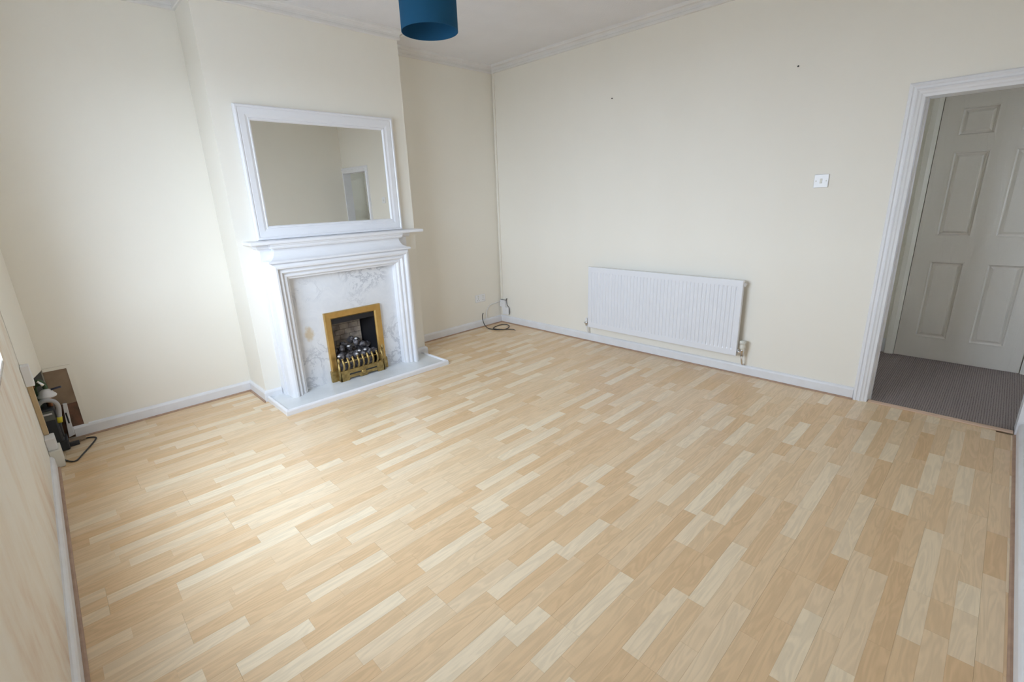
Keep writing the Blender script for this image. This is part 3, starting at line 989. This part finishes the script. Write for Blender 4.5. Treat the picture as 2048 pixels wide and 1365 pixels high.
# ------------------------------------------------------------------ corner wiring
o = MB().box(-0.016, -0.0005, -0.040, -0.018, 0.275, 2.690).build('cable_trunking', 'cream_wall_paint', bevel=0.003)
tag(o, 'thin cream-painted cable trunking running up the room corner', 'trunking')
jb = thing('junction_box', 'upper of the two small white junction boxes low in the corner', 'junction box', (-0.02, -0.05, 0.23))
MB().box(-0.026, -0.0005, -0.094, -0.010, 0.192, 0.272).build('box_body', 'white_plastic', jb)
MB().box(-0.031, -0.026, -0.096, -0.008, 0.190, 0.274).build('box_lid', 'white_plastic', jb, 0.003)
MB().lathe((-0.031, -0.052, 0.232), [(0.005, 0), (0.004, -0.001), (0, -0.0012)], 'x', 10).build('screw', 'cream_plastic', jb)
jb2 = thing('junction_box', 'lower of the two small white junction boxes, just above the skirting', 'junction box', (-0.02, -0.10, 0.15))
MB().box(-0.026, -0.0005, -0.146, -0.052, 0.106, 0.190).build('box_body', 'white_plastic', jb2)
MB().box(-0.031, -0.026, -0.148, -0.050, 0.104, 0.192).build('box_lid', 'white_plastic', jb2, 0.003)
MB().lathe((-0.031, -0.099, 0.148), [(0.005, 0), (0.004, -0.001), (0, -0.0012)], 'x', 10).build('screw', 'cream_plastic', jb2)
o = MB().tube(cubic([(-0.02, -0.016, 0.277), (-0.030, -0.045, 0.280), (-0.026, -0.085, 0.277), (-0.022, -0.112, 0.278), (-0.022, -0.122, 0.297), (-0.018, -0.110, 0.286),
                     (-0.014, -0.108, 0.255), (-0.013, -0.118, 0.215), (-0.012, -0.140, 0.194), (-0.012, -0.152, 0.165), (-0.012, -0.152, 0.12), (-0.012, -0.135, 0.100)], 5), 0.0032, 6).build('telephone_wire', 'black_rubber')
tag(o, 'thin dark wire looped around the two junction boxes', 'wire')
o = MB().tube(cubic([(-0.030, -0.020, 0.255), (-0.118, -0.012, 0.246), (-0.193, -0.012, 0.235), (-0.245, -0.012, 0.18), (-0.258, -0.016, 0.120), (-0.262, -0.026, 0.088)], 8), 0.004, 8).build('white_cable', 'white_plastic')
tag(o, 'white cable arching along the alcove wall below the socket', 'cable')
o = MB().tube(cubic([(-0.325, -0.036, 0.168), (-0.340, -0.038, 0.141), (-0.345, -0.045, 0.093), (-0.345, -0.075, 0.035), (-0.347, -0.133, 0.007), (-0.343, -0.185, 0.0055), (-0.327, -0.250, 0.0055),
                     (-0.280, -0.300, 0.0055), (-0.217, -0.312, 0.0055), (-0.130, -0.262, 0.0055), (-0.095, -0.190, 0.0055), (-0.130, -0.135, 0.0055), (-0.213, -0.135, 0.0055), (-0.290, -0.165, 0.008),
                     (-0.335, -0.215, 0.0135), (-0.310, -0.290, 0.0125), (-0.245, -0.345, 0.008), (-0.200, -0.400, 0.0055), (-0.215, -0.440, 0.0055)], 8), 0.0045, 8).build('coaxial_cable', 'black_rubber')
tag(o, 'black aerial cable coiled loose on the laminate floor in the corner', 'cable')
MB().tube([(-0.200 - 0.010, -0.43, 0.006), (-0.219, -0.452, 0.006)], 0.005, 8).build('cable_plug', 'chrome', o)

# nails left in the radiator wall
for (yy, zz), lb in (((-1.519, 2.224), 'small nail left in the wall high above the radiator'), ((-2.962, 2.193), 'small nail left high in the wall above the light switch')):
    o = MB().lathe((-0.0, yy, zz), [(0.002, 0.0), (0.002, -0.006), (0.0055, -0.007), (0.005, -0.010), (0, -0.0105)], 'x', 10).build('nail', 'dark_metal')
    tag(o, lb, 'nail')

# ------------------------------------------------------------------ pendant lamp
LX, LY, LZ = -2.086, -1.776, 2.290
la = thing('pendant_lamp', 'dark blue drum lampshade hanging from the ceiling', 'lamp', (LX, LY, H))
sh = MB()
RO, HS = 0.1492, 0.235
n = 64
vs, fs = [], []
prf = [(RO, 0.0), (RO, HS), (RO - 0.003, HS), (RO - 0.003, 0.0)]
for r_, h_ in prf:
    for k in range(n):
        a = 2 * math.pi * k / n
        vs.append((LX + r_ * math.cos(a), LY + r_ * math.sin(a), LZ + h_))
for i in range(4):
    for k in range(n):
        fs.append((i * n + k, i * n + (k + 1) % n, ((i + 1) % 4) * n + (k + 1) % n, ((i + 1) % 4) * n + k))
sh.add(vs, fs, True)
so_ = sh.build('lamp_shade', 'blue_shade_fabric', la)
md = so_.modifiers.new('edge', 'EDGE_SPLIT')
md.split_angle = math.radians(40)
rg_ = MB().lathe((LX, LY, LZ + HS - 0.02), [(0.020, -0.002), (0.024, -0.002), (0.024, 0.002), (0.020, 0.002), (0.020, -0.002)], 'z', 20)
for k in range(3):
    a = 2 * math.pi * k / 3 + 0.4
    rg_.tube([(LX + 0.022 * math.cos(a), LY + 0.022 * math.sin(a), LZ + HS - 0.02), (LX + (RO - 0.003) * math.cos(a), LY + (RO - 0.003) * math.sin(a), LZ + HS - 0.006)], 0.0018, 6)
rg_.build('shade_ring', 'white_plastic', la)
MB().lathe((LX, LY, LZ + HS - 0.06), [(0.014, 0), (0.019, 0.004), (0.019, 0.05), (0.012, 0.07), (0.004, 0.078), (0.004, 0.08)], 'z', 18).build('lamp_holder', 'white_plastic', la)
MB().tube([(LX, LY, LZ + HS + 0.015), (LX, LY, H - 0.02)], 0.0035, 8).build('flex', 'white_plastic', la)
MB().lathe((LX, LY, H - 0.03), [(0.012, 0), (0.030, 0.006), (0.046, 0.020), (0.048, 0.0295)], 'z', 24).build('ceiling_rose', 'white_plastic', la)

# ------------------------------------------------------------------ corner meter housing by the window wall
ZB = 0.495
o = MB().prism([(XW + 0.001, -0.001, ZB), (-3.980, -0.001, ZB), (XW + 0.001, -0.315, ZB)], (0, 0, 2.690 - ZB)).build('pipe_boxing', 'cream_wall_paint')
tag(o, 'cream-painted slanted pipe boxing up the corner above the meter', 'boxing')
o = MB().box(-4.049, -4.012, -0.380, -0.318, 0.500, 0.622).build('white_block', 'scuffed_white_paint', bevel=0.003)
tag(o, 'small white block on the window wall at the top of the meter opening', 'block')
o = MB().box(-4.049, -4.026, -0.345, -0.305, 0.184, 0.498).build('timber_batten', 'raw_timber', bevel=0.002)
tag(o, 'bare yellowish timber batten upright beside the gas meter', 'batten')
ob = thing('offcut_box', 'cream painted box on the floor against the window wall below the meter', 'box', (-4.03, -0.38, 0))
MB().box(-4.049, -3.996, -0.448, -0.310, 0.001, 0.108).build('lower_box', 'cream_plastic', ob, 0.004)
MB().box(-4.049, -4.006, -0.425, -0.322, 0.108, 0.182).build('upper_box', 'scuffed_white_paint', ob, 0.004)
o = MB().box(-3.980, -3.868, -0.006, -0.0005, 0.245, 0.478).build('hardboard_panel', 'hardboard')
tag(o, 'bare brown hardboard patch on the alcove wall behind the meter', 'panel')
o = MB().box(-3.985, -3.868, -0.006, -0.0005, 0.012, 0.243).build('bare_plaster_patch', 'old_brick_plaster')
tag(o, 'reddish bare plaster patch under the hardboard by the skirting end', 'plaster patch')
fr4 = thing('opening_frame', 'cream timber edging around the hardboard patch in the alcove', 'edging', (-3.86, -0.005, 0.3))
MB().prism([(-3.868, -0.001, 0.08), (-3.846, -0.001, 0.08), (-3.846, -0.001, 0.500), (-3.868, -0.001, 0.480)], (0, -0.010, 0)).build('upright', 'cream_wall_paint', fr4)
MB().prism([(-3.980, -0.001, 0.480), (-3.868, -0.001, 0.480), (-3.846, -0.001, 0.500), (-3.980, -0.001, 0.500)], (0, -0.010, 0)).build('head', 'cream_wall_paint', fr4)
o = MB().prism([(-3.958, -0.020, 0.030), (-3.926, -0.020, 0.040), (-3.926, -0.020, 0.115), (-3.917, -0.020, 0.255), (-3.938, -0.020, 0.258)], (0, -0.028, 0)).build('skirting_offcut', 'scuffed_white_paint', bevel=0.002)
tag(o, 'white timber offcut standing at the broken end of the alcove skirting', 'timber')
MB().box(-3.940, -3.932, -0.0492, -0.0482, 0.125, 0.200).build('notch', 'dark_gap', o)

gm = thing('gas_meter', 'dark gas meter with grey looped hose in the open corner', 'gas meter', (-4.0, -0.15, 0.0))
MB().box(-4.048, -3.985, -0.190, -0.006, 0.300, 0.3015).build('shelf_plate', 'meter_dark', gm)
MB().box(-4.048, -3.987, -0.0085, -0.0065, 0.02, 0.49).build('dark_side_sheet', 'meter_grey', gm)  # dark sheet standing in for shade on the alcove side of the recess
MB().box(-4.048, -3.975, -0.215, -0.07, 0.070, 0.300).build('meter_case', 'meter_dark', gm, 0.012)
MB().box(-4.0495, -4.0485, -0.302, -0.01, 0.02, 0.49).build('dark_back_sheet', 'green_sleeve_and_shade', gm)  # dark green sheet that paints the recess shade behind the meter
MB().box(-4.040, -3.982, -0.219, -0.214, 0.225, 0.285).build('dial_window', 'meter_grey', gm, 0.003)
MB().box(-4.030, -3.990, -0.2215, -0.218, 0.262, 0.272).build('dial_strip', 'ceramic_white', gm)
MB().box(-4.048, -3.962, -0.20, -0.055, 0.004, 0.068).build('meter_base', 'meter_dark', gm, 0.006)
hs = [(-4.044, -0.200, 0.30), (-4.040, -0.208, 0.330), (-4.016, -0.212, 0.352), (-3.988, -0.212, 0.352), (-3.963, -0.208, 0.332), (-3.955, -0.204, 0.297), (-3.962, -0.202, 0.25), (-3.968, -0.20, 0.215)]
MB().tube(cubic(hs, 6), 0.0125, 12).build('hose', 'grey_flex', gm)
MB().tube([(-3.967, -0.2, 0.232), (-3.972, -0.2, 0.196)], 0.0155, 12).build('yellow_band', 'yellow_tape', gm)
MB().tube([(-3.972, -0.2, 0.198), (-3.976, -0.198, 0.172), (-3.978, -0.196, 0.10)], 0.011, 10).build('outlet_pipe', 'meter_dark', gm)
MB().lathe((-3.988, -0.165, 0.372), [(0.043, -0.010), (0.046, -0.004), (0.044, 0.002), (0.036, 0.012), (0.028, 0.030), (0.012, 0.040), (0, 0.042)], 'z', 20).build('regulator_dome', 'ceramic_white', gm)
MB().tube([(-3.988, -0.165, 0.30), (-3.988, -0.165, 0.364)], 0.014, 12).build('regulator_stem', 'copper_pipe', gm)
MB().tube([(-3.962, -0.175, 0.405), (-3.915, -0.185, 0.413)], 0.0065, 8).build('lever', 'blue_lever', gm)
ft = MB().tube(cubic([(-4.035, -0.12, 0.30), (-4.034, -0.13, 0.40), (-4.022, -0.14, 0.455), (-4.000, -0.15, 0.462), (-3.985, -0.155, 0.43), (-3.984, -0.16, 0.405)], 6), 0.012, 10)
ft.lathe((-4.022, -0.14, 0.452), [(0.020, -0.014), (0.020, 0.014)], 'x', 6)
ft.build('inlet_pipe', 'green_sleeve_and_shade', gm)
MB().tube([(-4.012, -0.172, 0.468), (-3.988, -0.178, 0.440)], 0.010, 10).build('union_nut', 'chrome', gm)
MB().tube([(-4.036, -0.155, 0.43), (-4.036, -0.155, 0.49)], 0.009, 8).build('riser_pipe', 'copper_pipe', gm)
o = MB().prism([(-3.958, -0.115, 0.012), (-3.88, -0.105, 0.012), (-3.88, -0.055, 0.012), (-3.958, -0.055, 0.012)], (0, 0, 0.007)).build('board_offcut', 'hardboard')
tag(o, 'thin board offcut resting at the foot of the gas meter', 'board')
o = MB().box(-3.99, -3.915, -0.150, -0.120, 0.001, 0.024).build('dark_wedge', 'meter_dark', bevel=0.002)
tag(o, 'small dark wedge on the floor in front of the meter', 'wedge')
o = MB().tube(cubic([(-4.006, -0.300, 0.006), (-3.992, -0.372, 0.0055), (-3.952, -0.425, 0.0055), (-3.908, -0.335, 0.0055), (-3.850, -0.190, 0.0055), (-3.833, -0.120, 0.0055), (-3.860, -0.085, 0.0055), (-3.905, -0.078, 0.0055), (-3.950, -0.082, 0.006)], 8), 0.0045, 8).build('loose_cable', 'black_rubber')
tag(o, 'dark loose cable curving out on the floor from the gas meter', 'cable')
